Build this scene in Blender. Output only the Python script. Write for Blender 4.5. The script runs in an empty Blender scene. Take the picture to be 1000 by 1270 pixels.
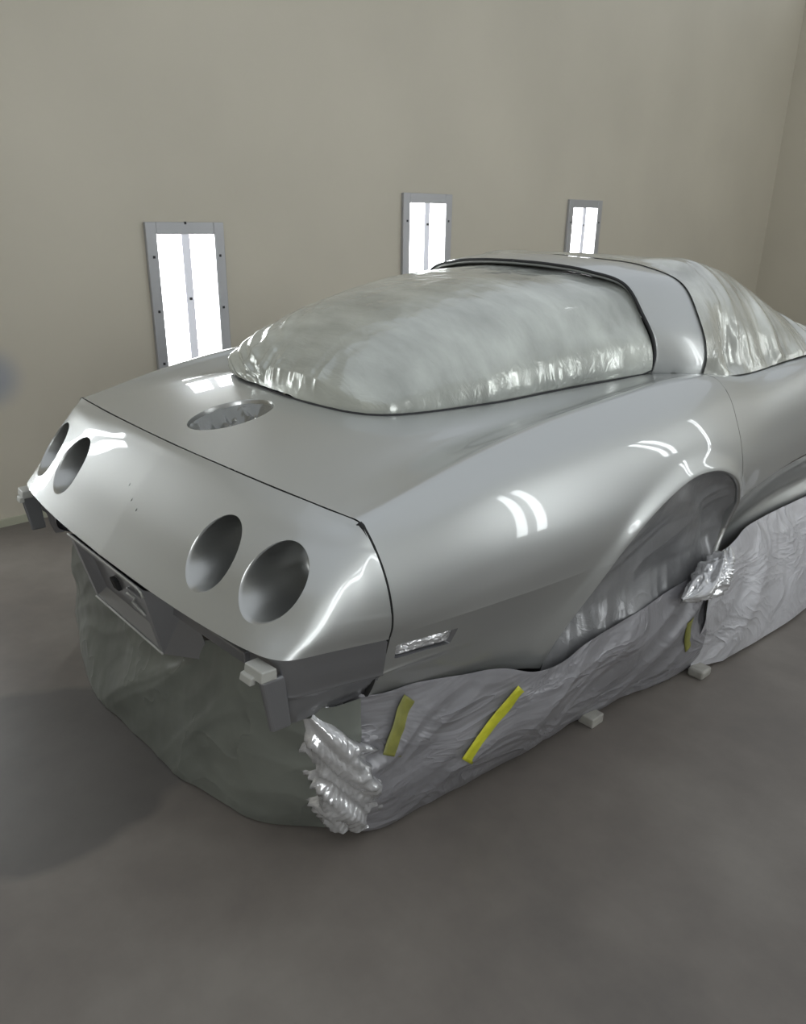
import bpy, math, random
import numpy as np
from mathutils import Matrix
rng = np.random.RandomState(7)
sc = bpy.context.scene
# ------------------------------------------------------------------ camera
CAM = (1.79199637, -0.64747837, 1.35461293); YAW, PITCH, ROLL = -0.824888, 0.368145, 0.016292; FPX = 956.234
def cam_axes(y, p, r):
    f = np.array([math.sin(y)*math.cos(p), math.cos(y)*math.cos(p), -math.sin(p)])
    rt = np.array([math.cos(y), -math.sin(y), 0.0]); up = np.cross(rt, f)
    c, s = math.cos(r), math.sin(r)
    return c*rt+s*up, c*up-s*rt, f
ax, ay, az = cam_axes(YAW, PITCH, ROLL)
cd = bpy.data.cameras.new('camera'); cam = bpy.data.objects.new('camera', cd); sc.collection.objects.link(cam)
cd.sensor_fit = 'HORIZONTAL'; cd.sensor_width = 36; cd.lens = FPX/1000*36; cd.clip_start = .02
m = Matrix(((ax[0], ay[0], -az[0], CAM[0]), (ax[1], ay[1], -az[1], CAM[1]), (ax[2], ay[2], -az[2], CAM[2]), (0, 0, 0, 1)))
cam.matrix_world = m; sc.camera = cam
# ------------------------------------------------------------------ exposure, world, lights
sc.view_settings.view_transform = 'Standard'; sc.view_settings.look = 'None'
sc.view_settings.gamma = 1; sc.view_settings.exposure = 0.35; sc.view_settings.use_curve_mapping = False
w = bpy.data.worlds.new('booth_air'); sc.world = w; w.use_nodes = True
w.node_tree.nodes['Background'].inputs[0].default_value = (.9, .95, 1, 1)
w.node_tree.nodes['Background'].inputs[1].default_value = 0.58
XL, XR, YB, YF, ZC = -1.83, 3.1, -3.6, 7.6, 3.3        # booth walls; open to the diffuse overhead light
TUBE = 10.0                                               # strength of the fluorescent tubes behind the panes
# ------------------------------------------------------------------ materials
def M(name, col, rough=.5, metal=0., coat=0., bump=0., bscale=20., detail=4., stretch=(1, 1, 1), alpha=1., var=0., vscale=3., spec=.5, emit=0., sheen=0., bdist=.01, dist=0., crease=False):
    m = bpy.data.materials.new(name); m.use_nodes = True; nt = m.node_tree; n = nt.nodes; p = n['Principled BSDF']
    p.inputs['Base Color'].default_value = (*col, 1); p.inputs['Roughness'].default_value = rough
    p.inputs['Metallic'].default_value = metal; p.inputs['Coat Weight'].default_value = coat; p.inputs['Coat Roughness'].default_value = .03
    p.inputs['Specular IOR Level'].default_value = spec; p.inputs['Alpha'].default_value = alpha
    if emit: p.inputs['Emission Color'].default_value = (.95, .99, 1, 1); p.inputs['Emission Strength'].default_value = emit
    tc = n.new('ShaderNodeTexCoord'); mp = n.new('ShaderNodeMapping'); mp.inputs['Scale'].default_value = stretch
    nt.links.new(tc.outputs['Object'], mp.inputs[0])
    if bump:
        nz = n.new('ShaderNodeTexNoise'); nz.inputs['Scale'].default_value = bscale; nz.inputs['Detail'].default_value = detail
        nz.inputs['Distortion'].default_value = dist
        b = n.new('ShaderNodeBump'); b.inputs['Strength'].default_value = bump; b.inputs['Distance'].default_value = bdist
        nt.links.new(mp.outputs[0], nz.inputs['Vector']); src = nz.outputs['Fac']
        if crease:
            s1 = n.new('ShaderNodeMath'); s1.operation = 'SUBTRACT'; s1.inputs[1].default_value = .5; nt.links.new(src, s1.inputs[0])
            s2 = n.new('ShaderNodeMath'); s2.operation = 'ABSOLUTE'; nt.links.new(s1.outputs[0], s2.inputs[0])
            s3 = n.new('ShaderNodeMath'); s3.operation = 'POWER'; s3.inputs[1].default_value = .7; nt.links.new(s2.outputs[0], s3.inputs[0]); src = s3.outputs[0]
            b.invert = True
        nt.links.new(src, b.inputs['Height'])
        nt.links.new(b.outputs[0], p.inputs['Normal'])
    if var:
        nz = n.new('ShaderNodeTexNoise'); nz.inputs['Scale'].default_value = vscale; nz.inputs['Detail'].default_value = 6
        cr = n.new('ShaderNodeValToRGB'); cr.color_ramp.elements[0].position = .3; cr.color_ramp.elements[1].position = .7
        cr.color_ramp.elements[0].color = tuple(c*(1-var) for c in col)+(1,); cr.color_ramp.elements[1].color = tuple(min(1, c*(1+var)) for c in col)+(1,)
        nt.links.new(mp.outputs[0], nz.inputs['Vector']); nt.links.new(nz.outputs['Fac'], cr.inputs[0]); nt.links.new(cr.outputs[0], p.inputs['Base Color'])
    return m
PAINT = M('silver_metallic_paint', (.50, .512, .505), rough=.42, metal=.78, coat=.8, var=.0)
PAINT_IN = M('silver_basecoat', (.46, .465, .455), rough=.3, metal=.92)
LOWER = M('silver_lower_panel', (.27, .272, .285), rough=.38, metal=.7, coat=.3)
GAP = M('dark_gap', (.012, .012, .012), rough=.8)
RUBBER = M('black_rubber', (.02, .02, .022), rough=.6)
PRIMER = M('grey_bumper_block', (.42, .42, .39), rough=.5, metal=.1)
FILM = M('window_masking_film', (.50, .52, .48), rough=.22, metal=.35, coat=.5, bump=.5, bscale=9, detail=6, stretch=(1.0, 3.2, 2.0), var=.28, vscale=2.6, alpha=.98, bdist=.006, dist=1.2)
FILM2 = M('cabin_masking_film', (.50, .51, .47), rough=.2, metal=.35, coat=.5, bump=.6, bscale=9, detail=6, stretch=(2.5, 2.5, .8), var=.35, vscale=3, alpha=.98, bdist=.006, dist=1.)
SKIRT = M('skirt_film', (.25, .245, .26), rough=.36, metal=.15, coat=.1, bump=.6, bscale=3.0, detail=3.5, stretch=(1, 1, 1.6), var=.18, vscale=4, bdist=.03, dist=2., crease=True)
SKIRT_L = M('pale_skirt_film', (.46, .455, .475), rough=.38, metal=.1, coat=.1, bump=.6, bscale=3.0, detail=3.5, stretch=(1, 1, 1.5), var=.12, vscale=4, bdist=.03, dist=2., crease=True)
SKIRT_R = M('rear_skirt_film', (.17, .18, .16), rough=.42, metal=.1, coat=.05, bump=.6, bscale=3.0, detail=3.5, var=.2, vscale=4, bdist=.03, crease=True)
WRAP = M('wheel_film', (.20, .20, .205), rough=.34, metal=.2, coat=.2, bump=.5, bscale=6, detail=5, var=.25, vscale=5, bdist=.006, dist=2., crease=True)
CLEAR = M('glossy_film', (.27, .275, .26), rough=.12, metal=.4, coat=1., alpha=.8)
CRUMPLE = M('crumpled_film', (.62, .62, .63), rough=.16, metal=.5, coat=.7, bump=.7, bscale=30, detail=5, bdist=.006)
TAPE = M('yellow_tape', (.55, .55, .03), rough=.5, var=.2, vscale=30)
TAPE_D = M('olive_tape', (.22, .22, .05), rough=.5, var=.2, vscale=30)
WALL = M('booth_wall_paint', (.53, .49, .40), rough=.5, spec=.4, var=.05, vscale=1.2)
CEIL = M('ceiling_filter', (.62, .62, .58), rough=.8, bump=.2, bscale=60)
FRAME = M('light_frame', (.42, .42, .43), rough=.4, metal=.4)
WHITE = M('light_divider', (.42, .42, .5), rough=.3, emit=.28)
LIT = M('lit_pane', (.9, .9, .9), emit=TUBE)
WOODB = M('block_foot', (.32, .31, .28), rough=.7, var=.2, vscale=20)
def floor_mat():
    m = M('concrete_floor', (.105, .098, .090), rough=.42, bump=.15, bscale=14, spec=.35, bdist=.004)
    nt = m.node_tree; n = nt.nodes; p = n['Principled BSDF']
    tc = n.new('ShaderNodeTexCoord')
    a = n.new('ShaderNodeTexNoise'); a.inputs['Scale'].default_value = 1.7; a.inputs['Detail'].default_value = 8; a.inputs['Roughness'].default_value = .62
    cr = n.new('ShaderNodeValToRGB'); e = cr.color_ramp.elements
    e[0].position = .3; e[0].color = (.118, .106, .096, 1); e[1].position = .7; e[1].color = (.206, .187, .166, 1)
    x = e.new(.5); x.color = (.160, .142, .126, 1)
    nt.links.new(tc.outputs['Object'], a.inputs['Vector']); nt.links.new(a.outputs['Fac'], cr.inputs[0])
    # darker patch with an uneven edge beside the rear skirt
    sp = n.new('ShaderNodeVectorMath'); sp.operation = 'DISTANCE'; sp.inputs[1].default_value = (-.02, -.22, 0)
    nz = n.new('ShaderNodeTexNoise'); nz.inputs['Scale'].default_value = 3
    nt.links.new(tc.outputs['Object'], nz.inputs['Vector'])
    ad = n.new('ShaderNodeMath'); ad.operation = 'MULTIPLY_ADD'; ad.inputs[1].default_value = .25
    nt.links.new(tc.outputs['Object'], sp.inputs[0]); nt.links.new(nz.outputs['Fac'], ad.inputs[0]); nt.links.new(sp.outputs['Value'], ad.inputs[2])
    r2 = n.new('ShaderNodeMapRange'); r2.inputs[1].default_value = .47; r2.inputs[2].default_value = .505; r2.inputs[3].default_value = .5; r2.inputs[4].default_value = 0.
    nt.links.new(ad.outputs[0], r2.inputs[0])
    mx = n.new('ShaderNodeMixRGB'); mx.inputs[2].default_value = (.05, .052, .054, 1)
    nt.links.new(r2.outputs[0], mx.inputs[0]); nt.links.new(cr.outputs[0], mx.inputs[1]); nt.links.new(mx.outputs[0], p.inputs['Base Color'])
    return m
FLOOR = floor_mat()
def wall_left_mat():
    m = WALL.copy(); m.name = 'booth_wall_blue_patch'; nt = m.node_tree; n = nt.nodes; p = n['Principled BSDF']
    src = p.inputs['Base Color'].links[0].from_socket
    tc = n.new('ShaderNodeTexCoord'); d = n.new('ShaderNodeVectorMath'); d.operation = 'DISTANCE'; d.inputs[1].default_value = (XL, .27, .67)  # soft round blue-grey patch mixed into the left wall colour
    nt.links.new(tc.outputs['Object'], d.inputs[0])
    r = n.new('ShaderNodeMapRange'); r.inputs[1].default_value = .04; r.inputs[2].default_value = .17; r.inputs[3].default_value = .6; r.inputs[4].default_value = 0.
    r.interpolation_type = 'SMOOTHSTEP'
    nt.links.new(d.outputs['Value'], r.inputs[0])
    mx = n.new('ShaderNodeMixRGB'); mx.inputs[2].default_value = (.20, .24, .33, 1)
    nt.links.new(r.outputs[0], mx.inputs[0]); nt.links.new(src, mx.inputs[1]); nt.links.new(mx.outputs[0], p.inputs['Base Color'])
    return m
WALL_S = wall_left_mat()
WALL_W = M('white_booth_panel', (.82, .82, .80), rough=.45, spec=.4, var=.03, vscale=1.2)
# ------------------------------------------------------------------ mesh helpers
def link(o, parent=None):
    sc.collection.objects.link(o)
    if parent: o.parent = parent
    return o
def vnormals(V, T):
    N = np.zeros_like(V); a, b, c = V[T[:, 0]], V[T[:, 1]], V[T[:, 2]]
    fn = np.cross(b-a, c-a)
    for k in range(3): np.add.at(N, T[:, k], fn)
    return N/np.maximum(np.linalg.norm(N, axis=1), 1e-12)[:, None]
def build(name, V, T, mat, parent=None, N=None, smooth=True, solid=0.):
    me = bpy.data.meshes.new(name); me.from_pydata(np.asarray(V, float).tolist(), [], [tuple(int(i) for i in t) for t in T])
    me.materials.append(mat); me.update()
    if smooth:
        me.polygons.foreach_set('use_smooth', [True]*len(me.polygons))
        if N is not None: me.normals_split_custom_set_from_vertices(np.asarray(N, float).tolist())
    o = link(bpy.data.objects.new(name, me), parent)
    if solid:
        s = o.modifiers.new('thickness', 'SOLIDIFY'); s.thickness = solid; s.offset = -1
    return o
def grid_tris(nu, nv, flip=False):
    i, j = np.meshgrid(np.arange(nu-1), np.arange(nv-1), indexing='ij'); a = (i*nv+j).ravel(); b = a+1; c = a+nv; d = c+1
    T = np.concatenate([np.stack([a, c, d], 1), np.stack([a, d, b], 1)])
    return T[:, ::-1] if flip else T
def clip(V, T, N, f):
    """keep the part of a triangle mesh where f > 0; returns also a mask of the vertices on the new edge"""
    V = list(map(tuple, V)); Nn = list(map(tuple, N)); f = np.asarray(f); keep = f > 0; k3 = keep[T]; cnt = k3.sum(1)
    out = [tuple(t) for t in T[cnt == 3]]; cache = {}; rim = []
    def cut(a, b):
        key = (a, b) if a < b else (b, a)
        if key not in cache:
            t = f[a]/(f[a]-f[b]); va, vb = np.array(V[a]), np.array(V[b]); na, nb = np.array(Nn[a]), np.array(Nn[b])
            V.append(tuple(va+(vb-va)*t)); q = na+(nb-na)*t; Nn.append(tuple(q/max(np.linalg.norm(q), 1e-9))); cache[key] = len(V)-1; rim.append(len(V)-1)
        return cache[key]
    for t in T[(cnt > 0) & (cnt < 3)]:
        k = [keep[i] for i in t]
        if sum(k) == 1:
            i = k.index(True); a, b, c = t[i], t[(i+1) % 3], t[(i+2) % 3]; out.append((a, cut(a, b), cut(a, c)))
        else:
            i = k.index(False); a, b, c = t[i], t[(i+1) % 3], t[(i+2) % 3]; p, q = cut(b, a), cut(c, a)
            out.append((b, c, q)); out.append((b, q, p))
    V = np.array(V); Nn = np.array(Nn); T = np.array(out, int).reshape(-1, 3); used = np.unique(T); mp = -np.ones(len(V), int); mp[used] = np.arange(len(used))
    R = V[rim] if rim else np.zeros((0, 3))
    return V[used], mp[T], Nn[used], R
def join(*ms):
    Vs, Ts, Ns, o = [], [], [], 0
    for V, T, N in ms: Vs.append(V); Ts.append(T+o); Ns.append(N); o += len(V)
    return np.concatenate(Vs), np.concatenate(Ts), np.concatenate(Ns)
def mirror(V, T, N):
    s = np.array([-1, 1, 1.]); return V*s, T[:, ::-1], N*s
def spl(xk, yk, x):
    """monotone-ish cubic (Catmull-Rom on uneven knots); yk may be (n, ...)"""
    xk = np.asarray(xk, float); yk = np.asarray(yk, float); x = np.clip(np.asarray(x, float), xk[0], xk[-1])
    h = np.diff(xk); sh = (-1,)+(1,)*(yk.ndim-1); s = np.diff(yk, axis=0)/h.reshape(sh)
    m = np.empty_like(yk); m[0] = s[0]; m[-1] = s[-1]
    w1 = h[1:].reshape(sh); w0 = h[:-1].reshape(sh); m[1:-1] = (s[:-1]*w1+s[1:]*w0)/(w0+w1)
    i = np.clip(np.searchsorted(xk, x, side='right')-1, 0, len(xk)-2); hh = h[i]; t = (x-xk[i])/hh
    ex = (slice(None),)+(None,)*(yk.ndim-1); t = t[ex]; hh = hh[ex]
    return (2*t**3-3*t**2+1)*yk[i]+(t**3-2*t**2+t)*hh*m[i]+(-2*t**3+3*t**2)*yk[i+1]+(t**3-t**2)*hh*m[i+1]
def arcspl(P, n):
    P = np.asarray(P, float); k = np.concatenate([[0], np.cumsum(np.linalg.norm(np.diff(P, axis=0), axis=1))])
    return spl(k, P, np.linspace(0, k[-1], n))
_L = rng.rand(64, 64)
def vnoise(x, y):
    xi, yi = np.floor(x).astype(int), np.floor(y).astype(int); fx, fy = x-xi, y-yi; fx = fx*fx*(3-2*fx); fy = fy*fy*(3-2*fy)
    g = lambda a, b: _L[a % 64, b % 64]
    return (g(xi, yi)*(1-fx)+g(xi+1, yi)*fx)*(1-fy)+(g(xi, yi+1)*(1-fx)+g(xi+1, yi+1)*fx)*fy-.5
def fbm(x, y, o=4):
    return sum(vnoise(x*2**k+17*k, y*2**k+5*k)/2**k for k in range(o))
def ridge(x, y, o=3):
    return sum((1-4*abs(vnoise(x*2**k+11*k, y*2**k+3*k)))/2**k for k in range(o))
def polydist(P, x, y):
    """signed distance to a closed polygon, positive outside"""
    P = np.asarray(P, float); Q = np.roll(P, -1, 0); best = np.full(x.shape, 1e9); ins = np.zeros(x.shape, bool)
    for a, b in zip(P, Q):
        ab = b-a; t = np.clip(((x-a[0])*ab[0]+(y-a[1])*ab[1])/max(ab@ab, 1e-12), 0, 1)
        best = np.minimum(best, (x-a[0]-t*ab[0])**2+(y-a[1]-t*ab[1])**2)
        if a[1] != b[1]:
            c = ((a[1] > y) != (b[1] > y)) & (x < (b[0]-a[0])*(y-a[1])/(b[1]-a[1])+a[0]); ins ^= c
    return np.where(ins, -1, 1)*np.sqrt(best)
def tube(name, P, r, mat, parent=None, seg=8, closed=False):
    P = np.asarray(P, float); n = len(P); Tn = np.gradient(P, axis=0); Tn /= np.linalg.norm(Tn, axis=1)[:, None]
    rr = np.full(n, r) if np.isscalar(r) else np.asarray(r); V = []
    u = np.cross(Tn[0], [0.13, .2, 1.]); u /= np.linalg.norm(u)
    for i in range(n):
        u = u-Tn[i]*(u@Tn[i]); u /= np.linalg.norm(u); v = np.cross(Tn[i], u)
        for k in range(seg):
            a = 2*math.pi*k/seg; V.append(P[i]+rr[i]*(u*math.cos(a)+v*math.sin(a)))
    F = []
    for i in range(n-1):
        for k in range(seg):
            a = i*seg+k; b = i*seg+(k+1) % seg; F.append((a, b, b+seg, a+seg))
    F.append(tuple(range(seg))[::-1]); F.append(tuple((n-1)*seg+k for k in range(seg)))
    return build(name, np.array(V), F, mat, parent)
def box(name, lo, hi, mat, parent=None, bevel=0., skew=None):
    x0, y0, z0 = lo; x1, y1, z1 = hi
    V = np.array([(x, y, z) for z in (z0, z1) for y in (y0, y1) for x in (x0, x1)], float)
    if skew is not None: V = np.array([skew(v) for v in V])
    F = [(0, 2, 3, 1), (4, 5, 7, 6), (0, 1, 5, 4), (2, 6, 7, 3), (0, 4, 6, 2), (1, 3, 7, 5)]
    o = build(name, V, F, mat, parent, smooth=False)
    if bevel:
        b = o.modifiers.new('bevel', 'BEVEL'); b.width = bevel; b.segments = 3
    return o
def hexa(name, V, mat, parent=None, bevel=0.):
    F = [(0, 2, 3, 1), (4, 5, 7, 6), (0, 1, 5, 4), (2, 6, 7, 3), (0, 4, 6, 2), (1, 3, 7, 5)]
    o = build(name, np.array(V, float), F, mat, parent, smooth=False)
    if bevel:
        b = o.modifiers.new('bevel', 'BEVEL'); b.width = bevel; b.segments = 3
    return o
def thing(name, label, cat, loc=(0, 0, 0), group=None):
    o = link(bpy.data.objects.new(name, None)); o.location = loc; o.empty_display_size = .05
    return tag(o, label, cat, group)
def tag(o, label, cat, group=None):
    o['label'] = label; o['category'] = cat
    if group: o['group'] = group
    return o
def struct(o): o['kind'] = 'structure'; return o
# ------------------------------------------------------------------ the booth
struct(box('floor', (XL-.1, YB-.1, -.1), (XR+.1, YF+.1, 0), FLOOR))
# booth walls; the light fixtures sit in them
FZ0, FZ1 = .45, 2.15
def wall_fixture(name, side, yc, label, half=.15, z0=FZ0, z1=FZ1, dv_=.022):
    x = XL if side < 0 else XR; d = -side     # d points into the room
    t = thing(name, label, 'wall light', (x, yc, z0), 'tall light fixtures along the booth walls')
    def B(n, y0, y1, za, zb, xa, xb, mat, bev=0):
        return box(n, (min(d*xa, d*xb), y0, za-z0), (max(d*xa, d*xb), y1, zb-z0), mat, t, bev)
    fr = .055
    B('side_frame', -half-fr, -half, z0-fr, z1+fr, 0, .022, FRAME, .004); B('side_frame', half, half+fr, z0-fr, z1+fr, 0, .022, FRAME, .004)
    B('end_frame', -half, half, z0-fr, z0, 0, .02, FRAME, .003); B('end_frame', -half, half, z1, z1+fr, 0, .02, FRAME, .003)
    B('lit_pane', -half, -dv_, z0, z1, 0, .008, LIT); B('lit_pane', dv_, half, z0, z1, 0, .008, LIT)
    dv = B('divider', -dv_, dv_, z0, z1, 0, .012, WHITE, .002)
    for sy in (-half-fr*.45, half+fr*.45):
        for k in range(4):
            zz = z0+.1+k*(z1-z0-.2)/3
            B('screw', sy-.006, sy+.006, zz-.006, zz+.006, .022, .025, RUBBER, .001)
    for k in (0, 1): B('latch', -.006, .006, .945+k*.35, .957+k*.35, .014, .02, RUBBER)
    return t
struct(box('wall_left', (XL-.1, YB-.1, 0), (XL, YF+.1, ZC), WALL_S))
struct(box('wall_right', (XR, YB-.1, 0), (XR+.1, YF+.1, ZC), WALL_W))
struct(box('wall_back', (XL, YB-.1, 0), (XR, YB, ZC), WALL))
struct(box('wall_front', (XL, YF, 0), (XR, YF+.1, ZC), WALL))
struct(box('baseboard_left', (XL, YB, 0), (XL+.012, YF, .035), M('base_strip', (.42, .42, .32), rough=.6)))
wall_fixture('wall_light', -1, 1.235, 'lit wall light with white divider on left wall behind the silver rear deck', z0=.3, z1=1.25)
wall_fixture('wall_light', -1, 2.85, 'second lit wall light along the left wall, behind the masked rear window', z0=.3, z1=1.42)
wall_fixture('wall_light', -1, 4.47, 'farthest lit wall light along the left wall', z0=.3, z1=1.42)
wall_fixture('wall_light', -1, -.24, 'lit wall light on left wall behind the tail of the car', z0=.3, z1=1.42, half=.085, dv_=.018)
wall_fixture('wall_light', 1, -1.45, 'lit wall light on right wall behind the photographer', half=.28, z0=.7, z1=2.3, dv_=.07)
wall_fixture('wall_light', 1, 2.17, 'lit wall light on right wall opposite the car door', half=.165, z0=.45, z1=2.35, dv_=.05)
wall_fixture('wall_light', 1, 4.5, 'lit wall light on right wall opposite the car bonnet', half=.165, z0=1.15, z1=2.5, dv_=.05)
wall_fixture('wall_light', 1, 6.6, 'lit wall light at the far end of the right wall', half=.165, z0=.9, z1=2.7, dv_=.05)
# ------------------------------------------------------------------ the car: surfaces
ST = [  # y, then 12 profile points (x, z) from the centre of the deck to the side crease
 (.10, [(0,.785),(.25,.784),(.45,.781),(.56,.777),(.65,.773),(.700,.766),(.728,.737),(.752,.697),(.768,.655),(.775,.610),(.772,.580),(.762,.558)]),
 (.25, [(0,.808),(.25,.806),(.45,.801),(.58,.797),(.66,.793),(.700,.789),(.727,.768),(.758,.720),(.778,.670),(.787,.620),(.785,.585),(.775,.558)]),
 (.45, [(0,.846),(.25,.843),(.45,.833),(.57,.825),(.655,.831),(.697,.838),(.725,.826),(.767,.790),(.797,.735),(.812,.670),(.814,.608),(.806,.556)]),
 (.75, [(0,.872),(.25,.872),(.45,.865),(.56,.849),(.657,.875),(.690,.889),(.725,.882),(.780,.845),(.820,.785),(.846,.705),(.852,.625),(.841,.553)]),
 (1.1, [(0,.885),(.25,.885),(.45,.882),(.56,.864),(.655,.899),(.690,.915),(.730,.909),(.790,.872),(.835,.808),(.862,.725),(.870,.640),(.860,.552)]),
 (1.4, [(0,.900),(.25,.900),(.47,.898),(.57,.890),(.655,.914),(.690,.928),(.732,.921),(.790,.882),(.834,.815),(.862,.732),(.872,.645),(.864,.552)]),
 (1.6, [(0,.900),(.25,.900),(.50,.905),(.58,.908),(.64,.915),(.700,.920),(.745,.906),(.785,.862),(.815,.800),(.842,.735),(.862,.650),(.856,.552)]),
 (1.85,[(0,.860),(.25,.860),(.50,.862),(.58,.868),(.64,.874),(.690,.876),(.735,.862),(.772,.820),(.793,.770),(.808,.700),(.820,.630),(.822,.550)]),
 (2.2, [(0,.870),(.25,.870),(.50,.874),(.58,.880),(.64,.884),(.692,.885),(.736,.868),(.764,.828),(.781,.770),(.790,.700),(.794,.630),(.789,.552)]),
 (2.7, [(0,.885),(.25,.885),(.50,.888),(.58,.892),(.64,.897),(.695,.898),(.738,.882),(.766,.842),(.784,.780),(.792,.700),(.793,.630),(.788,.555)]),
 (3.4, [(0,.865),(.25,.875),(.45,.850),(.55,.870),(.63,.915),(.700,.930),(.770,.910),(.820,.860),(.848,.790),(.862,.720),(.868,.640),(.858,.555)]),
 (4.1, [(0,.760),(.25,.770),(.45,.760),(.54,.772),(.61,.790),(.670,.790),(.715,.770),(.748,.730),(.765,.685),(.770,.640),(.765,.600),(.752,.558)]),
 (4.6, [(0,.600),(.15,.602),(.28,.602),(.36,.602),(.42,.600),(.460,.597),(.490,.590),(.515,.583),(.530,.576),(.540,.570),(.545,.564),(.548,.558)]),
]
LOW = [ # y, lower panel profile from the crease down
 (.10, [(.762,.558),(.750,.505),(.738,.462),(.736,.450),(.720,.440),(.700,.405),(.675,.372)]),
 (.26, [(.775,.558),(.757,.505),(.743,.462),(.742,.450),(.726,.440),(.710,.405),(.690,.365)]),
 (.45, [(.806,.556),(.785,.505),(.768,.462),(.763,.448),(.755,.430),(.740,.395),(.722,.350)]),
 (.62, [(.828,.554),(.806,.505),(.790,.460),(.783,.440),(.776,.415),(.766,.370),(.756,.318)]),
 (.78, [(.843,.553),(.828,.505),(.816,.460),(.811,.435),(.806,.405),(.800,.350),(.796,.280)]),
 (1.1, [(.860,.552),(.860,.505),(.860,.460),(.860,.430),(.858,.400),(.855,.340),(.850,.260)]),
 (1.5, [(.862,.552),(.858,.505),(.855,.460),(.852,.430),(.850,.400),(.845,.350),(.835,.280)]),
 (1.65,[(.850,.552),(.830,.505),(.815,.460),(.808,.430),(.802,.400),(.805,.350),(.790,.280)]),
 (2.0, [(.805,.551),(.778,.505),(.763,.460),(.756,.430),(.752,.400),(.760,.350),(.740,.280)]),
 (2.7, [(.788,.555),(.765,.505),(.750,.460),(.743,.430),(.739,.400),(.768,.350),(.750,.280)]),
 (4.1, [(.752,.558),(.742,.505),(.732,.460),(.727,.430),(.720,.400),(.708,.350),(.690,.280)]),
 (4.6, [(.548,.558),(.540,.505),(.535,.460),(.530,.430),(.525,.400),(.515,.350),(.50,.280)]),
]
ARCH = arcspl([(.735,.20),(.752,.28),(.785,.36),(.855,.458),(.947,.572),(1.01,.625),(1.083,.664),(1.16,.692),(1.241,.710),(1.347,.709),(1.437,.690),(1.527,.645),(1.582,.587),(1.605,.527),(1.597,.457),(1.565,.38),(1.51,.29),(1.49,.20)], 90)
def surf(TAB, nv, y):
    ys = [s[0] for s in TAB]; P = np.array([s[1] for s in TAB], float)                # stations, points, 2
    k = np.linspace(0, 1, P.shape[1]); Pv = np.stack([spl(k, P[i], np.linspace(0, 1, nv)) for i in range(len(ys))])
    Q = spl(ys, Pv, y); V = np.empty((len(y), nv, 3)); V[..., 0] = Q[..., 0]; V[..., 1] = np.asarray(y)[:, None]; V[..., 2] = Q[..., 1]
    return V
def flare(V):
    side = V[..., 0] > .6; d = polydist(ARCH, V[..., 1], V[..., 2])
    amt = .014*np.exp(-(np.maximum(d, 0)/.030)**2)
    amt *= np.clip((V[..., 2]-.18)/.2, 0, 1)
    V[..., 0] += np.where(side, amt, 0); return V
NV = 150; yu = np.concatenate([np.arange(.12, 1.8, .0075), np.arange(1.8, 4.601, .02)])
def faired(TAB, nv, sig=.075):
    h = .0075; yd = np.arange(.10, 4.601, h); S = surf(TAB, nv, yd); n = int(3*sig/h); kk = np.exp(-.5*(np.arange(-n, n+1)*h/sig)**2); kk /= kk.sum()
    P = np.concatenate([2*S[:1]-S[n:0:-1], S, 2*S[-1:]-S[-2:-n-2:-1]]); F = sum(kk[j]*P[j:j+len(S)] for j in range(2*n+1)); F[..., 1] = S[..., 1]
    out = np.empty((len(yu), nv, 3)); out[..., 1] = yu[:, None]
    for c in (0, 2):
        for v in range(nv): out[:, v, c] = np.interp(yu, yd, F[:, v, c])
    return out
UP = flare(faired(ST, NV)); LO = flare(faired(LOW, 50))
def side_x(y, z):
    i = min(int(np.searchsorted(yu, y)), len(yu)-1)
    a = LO[i] if z < .555 else UP[i, 68:]
    return float(np.interp(z, a[::-1, 2], a[::-1, 0]))
def mesh_of(Gd, flip):
    nu, nv = Gd.shape[:2]; V = Gd.reshape(-1, 3); T = grid_tris(nu, nv, flip); return V, T, vnormals(V, T)
def seam_y(x, z):
    return .203+.042*np.minimum(1, np.abs(x)/.72)**2+np.clip(.785-z, 0, 1)*.06
def door_y(z): return 1.600+.0*z
GW = .0028
# glass opening in plan
UH = arcspl([(0,.588),(.07,.590),(.14,.596),(.21,.606),(.27,.628),(.32,.667),(.35,.712),(.38,.775),(.41,.865),(.434,.955),(.452,1.085),(.478,1.25),(.512,1.41),(.540,1.555)], 90)
UPOLY = np.concatenate([UH, [(.60, 1.72), (0, 1.75)]])
FC = (-.055, .41); FR = (.100, .125)          # fuel filler opening
def main_f(V):
    return V[:, 1]-seam_y(V[:, 0], V[:, 2])-GW
car = thing('car', 'freshly sprayed silver sports car with open round tail light holes, masked in plastic film', 'car')
mU = mesh_of(UP, True); mL = mesh_of(LO, True)
# make sure normals point outwards
def orient(m, ref):
    V, T, N = m
    if (N*ref).sum() < 0: T = T[:, ::-1]; N = -N
    return V, T, N
mU = orient(mU, np.array([1, 0, 1.])); mL = orient(mL, np.array([1, 0, 0.]))
def c3(m, f): V, T, N, R = clip(*m, f); return (V, T, N), R
dk, _ = c3(mU, main_f(mU[0]))
quarter, _ = c3(dk, 1.600-GW/1.6-dk[0][:, 1]); rest, _ = c3(dk, dk[0][:, 1]-1.600-GW/1.6)
quarter, glassrim = c3(quarter, polydist(UPOLY, quarter[0][:, 0], quarter[0][:, 1]))
quarter, archrim = c3(quarter, np.where(quarter[0][:, 0] > .6, polydist(ARCH, quarter[0][:, 1], quarter[0][:, 2]), 1))
lq, _ = c3(mL, mL[0][:, 1]-seam_y(mL[0][:, 0], mL[0][:, 2])-GW); ldoor, _ = c3(lq, lq[0][:, 1]-1.600-GW/1.6); lq, _ = c3(lq, 1.600-GW/1.6-lq[0][:, 1])
lq, archrim2 = c3(lq, polydist(ARCH, lq[0][:, 1], lq[0][:, 2])); 
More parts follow.
